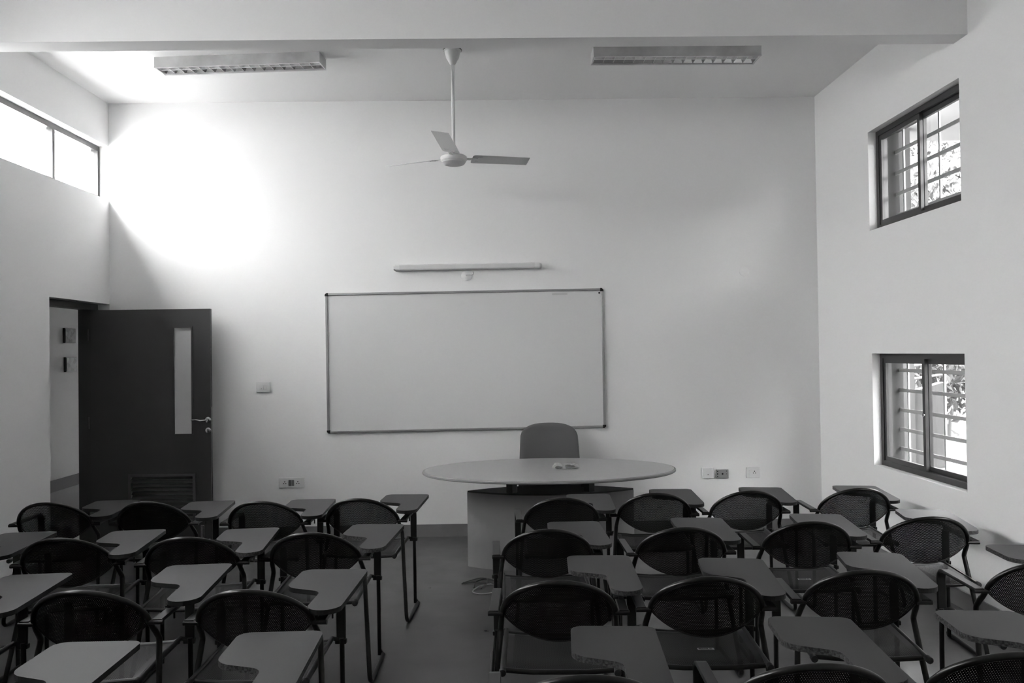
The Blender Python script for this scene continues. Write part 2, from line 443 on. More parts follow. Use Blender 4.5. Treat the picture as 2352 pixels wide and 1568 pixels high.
ko = k.build('keyhole_rose', M['chrome'], leaf)
MB().box(hx - .004, hx + .004, -LT / 2 - .011, -LT / 2 - .008, hz - .105, hz - .078).build('keyhole', M['socket_hole'], ko)
MB().tube([(.965, -LT / 2 - .012, .065), (.965, -LT / 2 - .012, .16)], .009, 8).box(.95, .98, -LT / 2 - .006, -LT / 2, .05, .17).build('tower_bolt', M['chrome'], leaf)
hg = MB()
for z in (.25, 1.05, 1.8): hg.tube([(.004, -LT / 2 - .004, z - .05), (.004, -LT / 2 - .004, z + .05)], .007, 8)
hg.build('hinge', M['door_frame'], leaf)
MB().box(LW, LW + .003, -.012, .012, hz - .11, hz + .11).build('lock_plate', M['chrome'], leaf)

# ---- corridor seen through the doorway
CX0 = -5.42
struct(MB().box(CX0 - .2, OL, -3, 15, -.15, -.002).build('floor_corridor', mat('corridor_floor', .16, .3, .5)), 'smooth floor of the corridor beyond the door', 'floor')
struct(MB().box(CX0 - .2, CX0, -3, 15, 0, 2.75).build('wall_corridor', M['wall']), 'white corridor wall with two small pictures', 'wall')
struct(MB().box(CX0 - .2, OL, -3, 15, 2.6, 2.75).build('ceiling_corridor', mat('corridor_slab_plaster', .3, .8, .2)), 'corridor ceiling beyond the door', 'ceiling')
struct(MB().box(OL, XL + .05, D + .2, 15, 0, 2.75).build('wall_corridor_inner', M['wall']), 'inner corridor wall past the classroom', 'wall')
struct(MB().slab('y', 15, 15.2, (CX0 - .2, OL), (0, 2.75), [(-4.9, -4.2, 1.1, 1.7)]).build('wall_corridor_end', M['wall']), 'unseen far end wall added to keep the corridor dim', 'wall')  # unseen wall added to dim the corridor, its opening sized for the light
struct(MB().box(CX0 - .2, OL, -3.2, -3, 0, 2.75).build('wall_corridor_near', M['wall']), 'unseen near end wall added to keep the corridor dim', 'wall')  # unseen wall, added to shut light out of this end
struct(MB().box(CX0, CX0 + .012, -3, 15, 0, .14).build('baseboard_corridor', mat('corridor_skirting', .02, .4, .5)), 'dark skirting along the corridor wall', 'skirting')
for nm, zz, yy, m_, lab in (('picture', 1.795, 10.18, 'picture_a', 'upper of two small dark pictures on the corridor wall'), ('picture', 1.435, 10.2, 'picture_b', 'lower of two small dark pictures on the corridor wall')):
    p = thing(nm, lab, 'picture', (CX0, yy, zz), 0, 'small pictures in the corridor')
    MB().box(.0, .03, 0, .25, 0, .185).build('picture_block', M['picture_dark'], p)
    MB().box(.03, .033, .012, .238, .01, .175).build('print', M[m_], p)

# ------------------------------------------------------------------ ceiling lights
def ceiling_light(x0, x1, y0, y1, rz, label):
    cx, cy = (x0 + x1) / 2, (y0 + y1) / 2
    t = thing('ceiling_light', label, 'light', (cx, cy, H), rz, 'fluorescent ceiling fittings')
    a, b = (x1 - x0) / 2, (y1 - y0) / 2; hh = .078; w = .008
    h = MB(); h.box(-a, a, -b, -b + w, -hh, 0); h.box(-a, a, b - w, b, -hh, 0); h.box(-a, -a + w, -b + w, b - w, -hh, 0); h.box(a - w, a, -b + w, b - w, -hh, 0); h.box(-a + w, a - w, -b + w, b - w, -.01, 0)
    h.box(-a, a, -b - .004, -b + .012, -hh - .003, -hh + .006); h.box(-a, a, b - .012, b + .004, -hh - .003, -hh + .006)
    h.build('housing', M['fixture'], t)
    # reflector trough (two side slopes and a central spine) and cross blades
    r = MB()
    for s in (-1, 1):
        r.add([(-a + w, s * (b - w), -hh + .008), (a - w, s * (b - w), -hh + .008), (a - w, s * (b - w - .025), -.02), (-a + w, s * (b - w - .025), -.02)], [(0, 1, 2, 3)])
    r.add([(-a + w, -.003, -hh + .006), (a - w, -.003, -hh + .006), (a - w, -.012, -.02), (-a + w, -.012, -.02)], [(0, 1, 2, 3)])
    r.add([(-a + w, .003, -hh + .006), (a - w, .003, -hh + .006), (a - w, .012, -.02), (-a + w, .012, -.02)], [(0, 1, 2, 3)])
    r.add([(-a + w, -.003, -hh + .006), (a - w, -.003, -hh + .006), (a - w, .003, -hh + .006), (-a + w, .003, -hh + .006)], [(0, 1, 2, 3)])
    r.build('reflector', M['louvre'], t)
    n = 16
    for k in range(n + 1):
        x = -a + w + .004 + k * (2 * a - 2 * w - .008) / n
        c = MB(); yb = b - w - .001
        vs = [(x - .0015, -yb, -hh + .004), (x + .0015, -yb, -hh + .004), (x + .0015, yb, -hh + .004), (x - .0015, yb, -hh + .004),
              (x - .008, -yb, -.035), (x + .008, -yb, -.035), (x + .008, yb, -.035), (x - .008, yb, -.035)]
        c.add(vs, [(0, 1, 2, 3), (4, 5, 6, 7), (0, 1, 5, 4), (3, 2, 6, 7), (0, 3, 7, 4), (1, 2, 6, 5)])
        c.build('louvre_blade', M['louvre'], t)
    for s in (-1, 1):
        MB().tube([(-a + .02, s * b * .5, -.028), (a - .02, s * b * .5, -.028)], .006, 10).build('lamp_tube', M['white_metal'], t)
    return t
ceiling_light(-2.555, -1.305, 6.055, 6.225, -.07, 'louvred fluorescent ceiling light left of the fan')
ceiling_light(.70, 1.935, 5.955, 6.135, .01, 'louvred fluorescent ceiling light right of the fan')

# ------------------------------------------------------------------ ceiling fan
FX, FY = -.335, 6.012
fan = thing('ceiling_fan', 'white three-blade ceiling fan hanging on a long rod', 'fan', (FX, FY, H))
c = MB(); c.lathe([(.068, 0), (.066, -.008), (.056, -.012), (.054, -.03), (.046, -.062), (.038, -.074), (.026, -.095), (.020, -.108), (.012, -.112)][::-1])
c.build('canopy', M['fan'], fan)
MB().lathe([(.0, -.004), (.070, -.004), (.070, 0), (.0, 0)]).build('canopy_gasket', M['edge_dark'], fan)
MB().tube([(0, 0, -.10), (0, 0, -.78)], .0125, 14).build('downrod', M['fan'], fan)
c = MB(); zh = -.822
c.lathe([(.03, -.80), (.034, -.775), (.086, -.782), (.096, -.79), (.098, -.803), (.094, -.812), (.0955, -.816), (.092, -.822), (.086, -.828), (.087, -.832), (.075, -.845), (.050, -.853), (.0, -.855)][::-1], n=40)
c.build('motor_housing', M['fan'], fan)
for a in (25, 145, 265):
    Mz = Matrix.Rotation(math.radians(a), 4, 'Z') @ Matrix.Translation((0, 0, -.797)) @ Matrix.Rotation(math.radians(-2.6), 4, 'Y') @ Matrix.Rotation(math.radians(-13), 4, 'X')
    out = fillet([(.135, -.062, .02), (.60, -.066, .006), (.625, .058, .006), (.16, .070, .02)], 4)
    b = MB()
    lo, hi, nx = [], [], 0
    b.prism(out, -.0012, .0012, M=Mz)
    bl = b.build('blade', M['fan'], fan)
    i = MB(); i.box(.075, .20, -.016, .016, -.005, -.0015, M=Mz); i.box(.185, .215, -.04, .04, -.005, -.0015, M=Mz)
    for (sx, sy) in ((.2, -.03), (.2, .03), (.15, 0), (.115, .0)):
        i.lathe([(0, -.004), (.005, -.004), (.005, 0), (0, 0)], n=8, M=Mz @ Matrix.Translation((sx, sy, -.004)))
    i.build('blade_bracket', M['fan'], bl)

# ------------------------------------------------------------------ tube light over the board, outlet, whiteboard
t = thing('tube_light', 'slim white tube light on the wall above the whiteboard', 'light', (-.294, D, 2.362), -.0)
Mt = Matrix.Rotation(-.0055, 4, 'Y')
body = MB(); prof = fillet([(-.055, -.026, .012), (0, -.026, .0), (0, .026, .0), (-.055, .026, .012)], 4)
def extr(mb, prof, x0, x1):
    n = len(prof); vs = [(x0, p[0], p[1]) for p in prof] + [(x1, p[0], p[1]) for p in prof]
    mb.add([tuple(Mt @ Vector(q)) for q in vs], [(i, (i + 1) % n, n + (i + 1) % n, n + i) for i in range(n)] + [tuple(range(n)), tuple(range(2 * n - 1, n - 1, -1))])
extr(body, prof, -.592, .592); body.build('lamp_body', M['white_metal'], t)
for s in (-1, 1):
    e = MB(); pr = fillet([(-.060, -.029, .016), (0, -.029, 0), (0, .029, 0), (-.060, .029, .016)], 4)
    x0, x1 = sorted((s * .592, s * .63)); extr(e, pr, x0, x1)
    pr2 = [(p[0] * .8, p[1] * .72) for p in pr]; x0, x1 = sorted((s * .63, s * .643)); extr(e, pr2, x0, x1)
    e.build('end_cap', M['plastic_white'], t)
r = thing('cable_outlet', 'round white cable outlet with wire hook under the tube light', 'outlet', (-.303, D, 2.282))
MB().lathe([(0, 0), (.045, 0), (.045, .010), (.036, .016), (.0, .018)], M=RX).build('outlet_plate', M['plastic_white'], r)
MB().tube(bend([(0, -.016, .004), (0, -.06, .002), (.05, -.085, 0), (.066, -.085, .008), (.062, -.085, .03)], .02), .0035, 8).build('wire', M['cord_pale'], r)

WX0, WX1, WZ0, WZ1 = -1.5385, .9015, .925, 2.150
w = thing('whiteboard', 'blank whiteboard in aluminium frame on the front wall', 'whiteboard', ((WX0 + WX1) / 2, D, (WZ0 + WZ1) / 2)); w.rotation_euler = (0, -.006, 0)
a, b = (WX1 - WX0) / 2, (WZ1 - WZ0) / 2
MB().box(-a + .01, a - .01, -.014, 0, -b + .01, b - .01).build('writing_panel', M['whiteboard'], w)
for (x0, x1, z0, z1) in ((-a + .018, a - .018, b - .02, b), (-a + .018, a - .018, -b, -b + .02), (-a, -a + .02, -b + .018, b - .018), (a - .02, a, -b + .018, b - .018)):
    MB().box(x0, x1, -.024, 0, z0, z1, b=.004).build('frame_rail', M['board_frame'], w)
for sx in (-1, 1):
    for sz in (-1, 1):
        pl = fillet([(0, 0, 0), (.028, 0, .0), (.028, .014, .0), (.014, .028, .013), (0, .028, 0)], 4)
        pts = [(sx * (a - .026 + p[0]), sz * (b - .026 + p[1])) for p in pl]
        MB().prism(pts, 0, .027, M=Matrix.Rotation(PI / 2, 4, 'X')).build('corner_cap', M['rubber'], w)
MB().lathe([(0, 0), (.008, 0), (.008, .004), (0, .005)], c=(a - .034, -.014, b - .04), M=RX, n=12).build('screw', M['socket_hole'], w)
MB().box(a - .45, a - .315, -.0152, -.014, b - .052, b - .035).build('tape_strip', mat('translucent_tape', .50, .5, .4), w)

# ------------------------------------------------------------------ switches and sockets on the front wall
def plate(name, label, cat, x0, x1, z0, z1, mt='plastic_white', th=.012, group=None):
    t = thing(name, label, cat, ((x0 + x1) / 2, D, (z0 + z1) / 2), 0, group)
    a, b = (x1 - x0) / 2, (z1 - z0) / 2
    MB().box(-a, a, -th, 0, -b, b, b=.003).build('cover_plate', M[mt], t)
    return t
def rocker(t, x0, x1, z0, z1, m_='plastic_white', y=-.012):
    MB().box(x0, x1, -.0035, .0035, z0, z1, b=.002, M=Matrix.Translation((0, y - .002, 0))).build('rocker', M[m_], t)
def pins(t, x, z, r=.0042, s=.010, y=-.012):
    m = MB()
    for dx, dz, rr in ((0, s, r * 1.1), (-s, -s * .5, r), (s, -s * .5, r)):
        m.lathe([(0, 0), (rr, 0), (rr, .0012), (0, .0012)], c=(x + dx, y, z + dz), M=RX, n=10)
    m.build('socket_holes', M['socket_hole'], t)
t = plate('switch_plate', 'white switch plate with two rockers beside the open door', 'switch', -2.153, -2.033, 1.283, 1.372)
rocker(t, -.034, .006, -.022, .022); rocker(t, .012, .032, -.022, .022)
MB().lathe([(0, 0), (.003, 0), (.003, .001), (0, .001)], c=(-.013, -.0176, -.012), M=RX, n=8).build('indicator', M['plastic_grey'], t)
t = plate('socket_plate', 'long white double socket with grey rockers low on wall left of whiteboard', 'socket', -1.963, -1.744, .445, .535)
pins(t, -.058, 0); pins(t, .056, 0); rocker(t, -.024, -.001, -.026, .026, 'plastic_grey'); rocker(t, .001, .024, -.026, .026, 'plastic_grey')
t = plate('data_outlet', 'square white outlet plate, leftmost of three low plates right of the table', 'outlet', 1.748, 1.847, .474, .566, th=.02)
MB().box(-.016, .016, -.0215, -.0195, -.03, .022).build('jack_cover', M['plastic_white'], t)
MB().box(-.005, .005, -.0232, -.0212, -.016, -.011).build('jack', M['socket_hole'], t)
t = plate('junction_box', 'bare grey metal outlet box between two white plates right of the table', 'outlet', 1.872, 1.978, .474, .550, 'socket_metal', .02)
m = MB()
for x, z, r_ in ((-.043, .022, .005), (-.043, .0, .006), (-.043, -.022, .005), (.035, .024, .004), (.035, .0, .003), (0, 0, .008)):
    m.lathe([(0, 0), (r_, 0), (r_, .0012), (0, .0012)], c=(x, -.02, z), M=RX, n=10)
m.build('screw_holes', M['socket_hole'], t)
t = plate('socket_plate', 'white socket plate with one rocker, rightmost low plate right of the table', 'socket', 2.137, 2.255, .472, .563)
rocker(t, -.036, -.014, -.022, .024); pins(t, .014, .002)
o = MB().lathe([(0, 0), (.044, 0), (.044, .003), (.040, .006), (0, .006)], c=(2.152, D, 2.292), M=RX).build('blank_cover', M['wall']); tag(o, 'faint round blank cover painted over on the front wall', 'cover')

# ------------------------------------------------------------------ teacher's table
TX, TY, TZ = .345, 6.215, .72
tb = thing('teacher_table', 'large oval grey table on a lens-shaped pedestal by the whiteboard', 'table', (TX, TY, 0))
A, B_ = .958, .625
top = MB(); n = 96
prof = [(.985, .028), (.995, .025), (1.0, .016), (.998, .006), (.985, 0)]
def ell(k, s, dz): return ((A - (1 - s) * 1.0) * math.cos(2 * PI * k / n), (B_ - (1 - s) * 1.0) * math.sin(2 * PI * k / n), dz)
vs = [ell(k, .985, TZ) for k in range(n)] + [ell(k, .985, TZ - .024) for k in range(n)]
top.add(vs, [tuple(range(n)), tuple(range(2 * n - 1, n - 1, -1))] + [(k, (k + 1) % n, n + (k + 1) % n, n + k) for k in range(n)])
top.build('tabletop', M['table'], tb)
rim = MB(); pr = [(.984, TZ), (.992, TZ - .001), (.998, TZ - .005), (1.0, TZ - .012), (.998, TZ - .019), (.992, TZ - .023), (.984, TZ - .024)]
vs = [ell(k, s, z) for (s, z) in pr for k in range(n)]
rim.add(vs, [(i * n + k, i * n + (k + 1) % n, (i + 1) * n + (k + 1) % n, (i + 1) * n + k) for i in range(len(pr) - 1) for k in range(n)], 0, True)
rim.build('edge_rim', M['table_rim'], tb)
hw, sag, PZ = .628, .20, .567
R_ = (hw * hw + sag * sag) / (2 * sag); half = math.asin(hw / R_)
lens = [(R_ * math.sin(-half + 2 * half * k / 24), -(R_ * math.cos(-half + 2 * half * k / 24) - (R_ - sag))) for k in range(25)]
lens += [(-x, -y) for x, y in lens[1:-1]]
lens = [(x + .008, y - .03) for x, y in lens]
MB().prism(lens, 0, PZ - .012, top=0, side=0).build('pedestal', M['pedestal'], tb)
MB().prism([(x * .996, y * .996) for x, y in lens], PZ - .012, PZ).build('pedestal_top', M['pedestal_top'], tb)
for x, y, rz in ((-.285, -.145, math.radians(-38)), (.29, -.13, math.radians(38)), (-.285, .08, math.radians(38)), (.29, .08, math.radians(-38))):
    MB().box(-.028, .028, -.028, .028, PZ, TZ - .024, M=Matrix.Translation((x, y, 0)) @ Matrix.Rotation(rz, 4, 'Z')).build('support_block', M['block'], tb)

# packets on the table
def packet(name, label, loc, content, bagdims, seed):
    rnd = random.Random(seed)
    t = thing(name, label, 'packet', loc, 0, 'small plastic packets on the table')
    c = MB()
    for (x, y, z, rx, ry, rz_) in content:
        vs = []; 
        c.lathe([(0, -rz_), (.7, -rz_ * .7), (1, 0), (.7, rz_ * .7), (0, rz_)], n=10, M=Matrix.Translation((x, y, z)) @ Matrix.Diagonal((rx, ry, 1, 1)))
    c.build('contents', M['cord_dark'], t)
    b = MB(); sx, sy, sz = bagdims; N = 12
    vs = []
    for i in range(N + 1):
        for j in range(N + 1):
            u, v = i / N * 2 - 1, j / N * 2 - 1
            e = max(0, 1 - (u * u) ** 1.5) * max(0, 1 - (v * v) ** 1.5)
            vs.append((u * sx + rnd.uniform(-.003, .003), v * sy + rnd.uniform(-.003, .003), .003 + sz * e ** .6 * (.75 + .5 * rnd.random()) + rnd.uniform(0, .004)))
    b.add(vs, [(i * (N + 1) + j, (i + 1) * (N + 1) + j, (i + 1) * (N + 1) + j + 1, i * (N + 1) + j + 1) for i in range(N) for j in range(N)])
    b.build('wrapper', M['bag'], t)
packet('plastic_packet', 'smaller crumpled clear packet, left of the two on the teacher table', (TX + .065, TY - .015, TZ), [(0, -.01, .012, .022, .018, .011), (.022, -.005, .01, .012, .014, .009)], (.04, .035, .035), 3)
packet('plastic_packet', 'longer clear packet with dark contents, right of the two on the teacher table', (TX + .165, TY - .02, TZ), [(-.005, 0, .014, .042, .03, .012), (.03, -.012, .009, .03, .015, .008), (-.02, .012, .022, .025, .012, .008)], (.065, .045, .034), 5)

# teacher's chair
ch = thing('teacher_chair', 'grey upholstered chair with rounded back behind the oval table', 'chair', (.392, 6.80, 0))
bk = MB(); NU, NV = 20, 22
def backpt(u, v, side):
    # u -1..1 across, v 0..1 up
    hwid = .268 - .022 * v
    x = u * hwid
    zz = .46 + v * (.395 + .142 * max(0, 1 - abs(u) ** 2.7) ** (1 / 2.7))
    w_ = (zz - .46) / .537
    yb = .13 + .10 * w_ - .045 * u * u
    th = .034 * (max(0, 1 - abs(u) ** 5)) ** .5 * (max(0, 1 - abs(2 * v - 1) ** 9)) ** .5 + .004
    return (x, yb + side * th, zz)
vs = []; fs = []
for side in (-1, 1):
    for j in range(NV + 1):
        for i in range(NU + 1): vs.append(backpt(math.sin(PI * (i / NU - .5)), math.sin(PI / 2 * j / NV), side))
W = NU + 1; off = W * (NV + 1)
for j in range(NV):
    for i in range(NU):
        q = j * W + i; fs.append((q, q + 1, q + W + 1, q + W)); fs.append((off + q, off + q + W, off + q + W + 1, off + q + 1))
for j in range(NV):
    q = j * W; fs.append((q, q + W, off + q + W, off + q)); q += NU; fs.append((q, off + q, off + q + W, q + W))
for i in range(NU):
    fs.append((i, off + i, off + i + 1, i + 1)); q = NV * W + i; fs.append((q, q + 1, off + q + 1, off + q))
bk.add(vs, fs, 0, True); bk.build('backrest', M['fabric'], ch)
st = MB(); st.prism(fillet([(-.25, -.32, .08), (.25, -.32, .08), (.23, .13, .06), (-.23, .13, .06)]), .40, .47, ch=.015); st.build('seat', M['fabric'], ch)
for sx in (-1, 1):
    MB().tube(bend([(sx * .2, .14, .43), (sx * .2, .19, .60)], .02), .012, 8).build('back_bracket', M['black'], ch)
    for sy, yb in ((-1, -.26), (1, .1)):
        MB().tube([(sx * .2, yb, .41), (sx * .23, yb + sy * .03, .0)], .013, 10).build('leg', M['black'], ch)

# cords on the floor beside the pedestal
def cord(name, label, paths, m_, r):
    b = MB()
    for p in paths:
        pts = [Vector(q) for q in p]; out = []
        for i in range(len(pts) - 1):
            p0, p1, p2, p3 = pts[max(i - 1, 0)], pts[i], pts[i + 1], pts[min(i + 2, len(pts) - 1)]
            for k in range(8):
                t_ = k / 8
                out.append(.5 * ((2 * p1) + (p2 - p0) * t_ + (2 * p0 - 5 * p1 + 4 * p2 - p3) * t_ ** 2 + (3 * p1 - p0 - 3 * p2 + p3) * t_ ** 3))
        out.append(pts[-1]); b.tube(out, r, 8)
    return tag(b.build(name, M[m_]), label, 'cable')
zc = .006
cord('pale_cable', 'thin pale cable looped on the floor beside the pedestal', [[(-.02, 5.58, zc), (-.06, 5.50, zc), (-.15, 5.455, zc), (-.215, 5.50, zc), (-.185, 5.61, zc), (-.1, 5.66, zc + .006), (-.02, 5.61, zc), (.0, 5.52, zc), (.03, 5.60, zc), (.08, 5.75, zc), (.1, 5.95, zc)]], 'cord_pale', .004)
cord('dark_cable', 'dark cables tangled on the floor beside the pedestal', [[(-.30, 5.70, zc), (-.2, 5.72, zc + .004), (-.12, 5.68, zc + .01), (-.03, 5.62, zc + .006), (.05, 5.56, zc)],
     [(-.29, 5.72, zc), (-.18, 5.83, zc), (-.10, 5.77, zc + .008), (-.03, 5.73, zc), (.0, 5.76, zc)], [(-.21, 5.60, zc), (-.2, 5.70, zc + .012), (-.13, 5.76, zc + .014), (-.12, 5.66, zc + .016), (-.16, 5.58, zc)]], 'cord_dark', .0042)

# ------------------------------------------------------------------ tablet-arm chairs
YE = -.13
def arc_pt(u):           # u -1..1 along the top tube
    k = math.sqrt(max(0, 1 - u * u))
    z = .6 + .143 * k ** 1.12
    return Vector((.2165 * u, YE - .058 * (1 - u * u) - (z - .6) * .38, z))
def low_pt(u):
    k = max(0, 1 - u * u)
    z = .6 - .105 * k ** .85
    return Vector((.2165 * u, YE - .058 * (1 - u * u) - (z - .6) * .38, z))
TPOLY = fillet([(0, 0, .035), (-.287, 0, .045), (-.287, -.275, .075), (-.128, -.335, .05), (-.128, -.578, .062), (0, -.578, .068)], 7)
def tablet_mesh(name, edge):
    b = MB(); b.prism(TPOLY, -.019, 0, top=0, side=1, bottom=1, ch=.0)
    o = b.build(name, [M['tablet'], edge]); me = o.data; bpy.data.objects.remove(o); return me
TAB = {'d': tablet_mesh('writing_tablet', M['edge_dark']), 'c': tablet_mesh('writing_tablet', M['edge_chip'])}

def build_chair():
    t = thing('tablet_chair', '', 'chair')
    # perforated back
    b = MB(); NU, NV = 30, 10; vs = []; uv = []
    us = [math.sin(-PI / 2 + PI * i / NU) for i in range(NU + 1)]
    for i in range(NU + 1):
        u = us[i] * .995; lo, hi = low_pt(u), arc_pt(u)
        for j in range(NV + 1):
            w_ = j / NV; p = lo.lerp(hi, w_); vs.append(p); uv.append((p.x, (p.z - .5) * 1.07))
    fs = [(i * (NV + 1) + j, (i + 1) * (NV + 1) + j, (i + 1) * (NV + 1) + j + 1, i * (NV + 1) + j + 1) for i in range(NU) for j in range(NV)]
    b.add(vs, fs, 0, True); b.build('backrest', M['mesh'], t, uv=uv)
    # hem on the lower edge of the back
    MB().tube([low_pt(math.sin(-PI / 2 + PI * i / 30)) for i in range(31)], .0035, 6).build('backrest_hem', M['black'], t)
    # bent tube round the top
    fr = MB()
    arc = [arc_pt(math.sin(-PI / 2 + PI * i / 36)) for i in range(37)]
    L = [Vector((-.2265, YE + .06, .525))] + [Vector((-.2215, YE + .022, .568))] + arc + [Vector((.2215, YE + .022, .568)), Vector((.2265, YE + .06, .525))]
    fr.tube(L, .0108, 12); fr.build('back_frame', M['black'], t)
    for s in (-1, 1):
        # rear leg running into the floor runner
        P = bend([(s * .222, YE + .032, .560), (s * .2275, YE + .066, .515), (s * .276, -.205, .012), (s * .276, .185, .012), (s * .262, .196, .012), (s * .258, .19, .03)], [.03, .045, .02, .01], 6)
        MB().tube(P, .0115, 12).build('leg', M['black'], t)
        MB().tube([(s * .255, .18, .43), (s * .257, .18, .012)], .0105, 12).build('leg', M['black'], t)
        # arm: stub, flat pad, post
        ar = MB()
        ar.tube([(s * .215, YE - .004, .598), (s * .272, YE - .006, .598)], .0095, 10)
        hwid, th = .0195, .007
        path = bend([(0, YE - .01, .603), (0, .19, .606), (0, .186, .415)], .05, 8)
        Rg = []
        for i, p in enumerate(path):
            tg = (path[min(i + 1, len(path) - 1)] - path[max(i - 1, 0)]).normalized(); nrm = Vector((0, -tg.z, tg.y))
            Rg.append([(s * .25 + dx * hwid, p.y + nrm.y * dn * th, p.z + nrm.z * dn * th) for dx, dn in ((-1, -.4), (-.85, -1), (.85, -1), (1, -.4), (1, .4), (.85, 1), (-.85, 1), (-1, .4))])
        vs = [q for r_ in Rg for q in r_]; m_ = 8
        fs = [(i * m_ + k_, i * m_ + (k_ + 1) % m_, (i + 1) * m_ + (k_ + 1) % m_, (i + 1) * m_ + k_) for i in range(len(Rg) - 1) for k_ in range(m_)]
        fs += [tuple(range(m_ - 1, -1, -1)), tuple(range((len(Rg) - 1) * m_, len(Rg) * m_))]
        ar.add(vs, fs)
        ar.box(s * .25 - .024, s * .25 + .024, .174, .198, .405, .425, b=.004)
        ar.build('armrest', M['black_flat'], t)
        # seat rail with round rubber end
        rl = MB(); rl.tube([(s * .214, -.225, .412), (s * .214, .18, .428)], .010, 10)
        rl.tube([(s * .214, .178, .428), (s * .25, .183, .42)], .009, 8)
        rl.build('seat_rail', M['black'], t)
        bl = MB(); bl.tube([(s * .214, -.248, .411), (s * .214, -.245, .411), (s * .214, -.222, .412), (s * .214, -.218, .412)], lambda q: .010 if q in (0, 1) else .0135, 10)
        bl.build('rail_cap', M['rubber'], t)
    # seat panel: perforated middle, plain side strips, rolled rear edge
    st = MB(); NX, NY = 16, 14; vs = []; uv = []
    for i in range(NX + 1):
        for j in range(NY + 1):
            x = -.204 + .408 * i / NX; v = j / NY; y = -.20 + .37 * v
            z = .420 + .012 * v - .010 * (1 - (x / .204) ** 2) - .012 * (max(0, 1 - v * 6)) ** 2 - .015 * max(0, v * 6 - 5) ** 2
            vs.append((x, y, z)); uv.append((x, y))
    fs = []; mm = []
    for i in range(NX):
        for j in range(NY):
            fs.append((i * (NY + 1) + j, (i + 1) * (NY + 1) + j, (i + 1) * (NY + 1) + j + 1, i * (NY + 1) + j + 1)); mm.append(1 if i in (0, NX - 1) else 0)
    for f_, q in zip(fs, mm): pass
    st.add(vs, fs, 0, True); st.m = mm
    st.build('seat', [M['seatmesh'], M['seat_strip']], t, uv=uv)
    MB().tube([(-.205, -.198, .405), (-.1, -.2, .398), (.1, -.2, .398), (.205, -.198, .405)], .010, 10).build('seat_crossbar', M['black'], t)
    MB().tube([(-.214, .165, .420), (-.1, .168, .408), (.1, .168, .408), (.214, .165, .420)], .010, 10).build('seat_crossbar', M['black'], t)
    return t

def copy_tree(o, parent=None):
    c_ = o.copy(); COL.objects.link(c_)
    if parent is not None: c_.parent = parent
    for q in list(o.children): copy_tree(q, c_)
    return c_
def local(cx, cy, rot, x, y):
    a = -rot; dx, dy = x - cx, y - cy
    return dx * math.cos(a) - dy * math.sin(a), dx * math.sin(a) + dy * math.cos(a)

def add_sticker(chair):
    s = MB(); s.prism(fillet([(-.033, -.010, .003), (.033, -.010, .003), (.033, .010, .003), (-.033, .010, .003)], 3), 0, .0006)
    so = s.build('sticker', M['sticker'], chair); so.location = (.012, -.055, .4165); so.rotation_euler = (math.radians(1.5), 0, 0)
    so['label'] = 'small silver sticker with dark oval logo'
    m = MB(); m.prism(fillet([(-.029, -.0072, .0071), (.029, -.0072, .0071), (.029, .0072, .0071), (-.029, .0072, .0071)], 6), .0007, .0009); m.build('logo_oval', M['sticker_dark'], so)
    e = MB()
    for cx_ in (.0135, .0235): e.lathe([(0, .0009), (.0055, .0009), (.0055, .0012), (0, .0012)], c=(cx_, 0, 0), n=16)
    e.build('logo_emblem', M['sticker'], so)
    x_ = MB()
    for an in (40, -40): x_.box(-.0065, .0065, -.0011, .0011, .0012, .0014, M=Matrix.Translation((.0185, 0, 0)) @ Matrix.Rotation(math.radians(an), 4, 'Z'))
    x_.build('logo_cross', M['sticker_dark'], so)
    cu = bpy.data.curves.new('logo_text', 'FONT'); cu.body = 'Vem'; cu.size = .0125; cu.align_x = 'CENTER'; cu.align_y = 'CENTER'; cu.extrude = .0001
    to = bpy.data.objects.new('logo_text', cu); COL.objects.link(to)
    bpy.context.view_layer.update()
    me = bpy.data.meshes.new_from_object(to.evaluated_get(bpy.context.evaluated_depsgraph_get())); bpy.data.objects.remove(to)
    me.materials.clear(); me.materials.append(M['sticker_light'])
    o = bpy.data.objects.new('logo_text', me); COL.objects.link(o); o.parent = so; o.location = (-.008, 0, .0011)

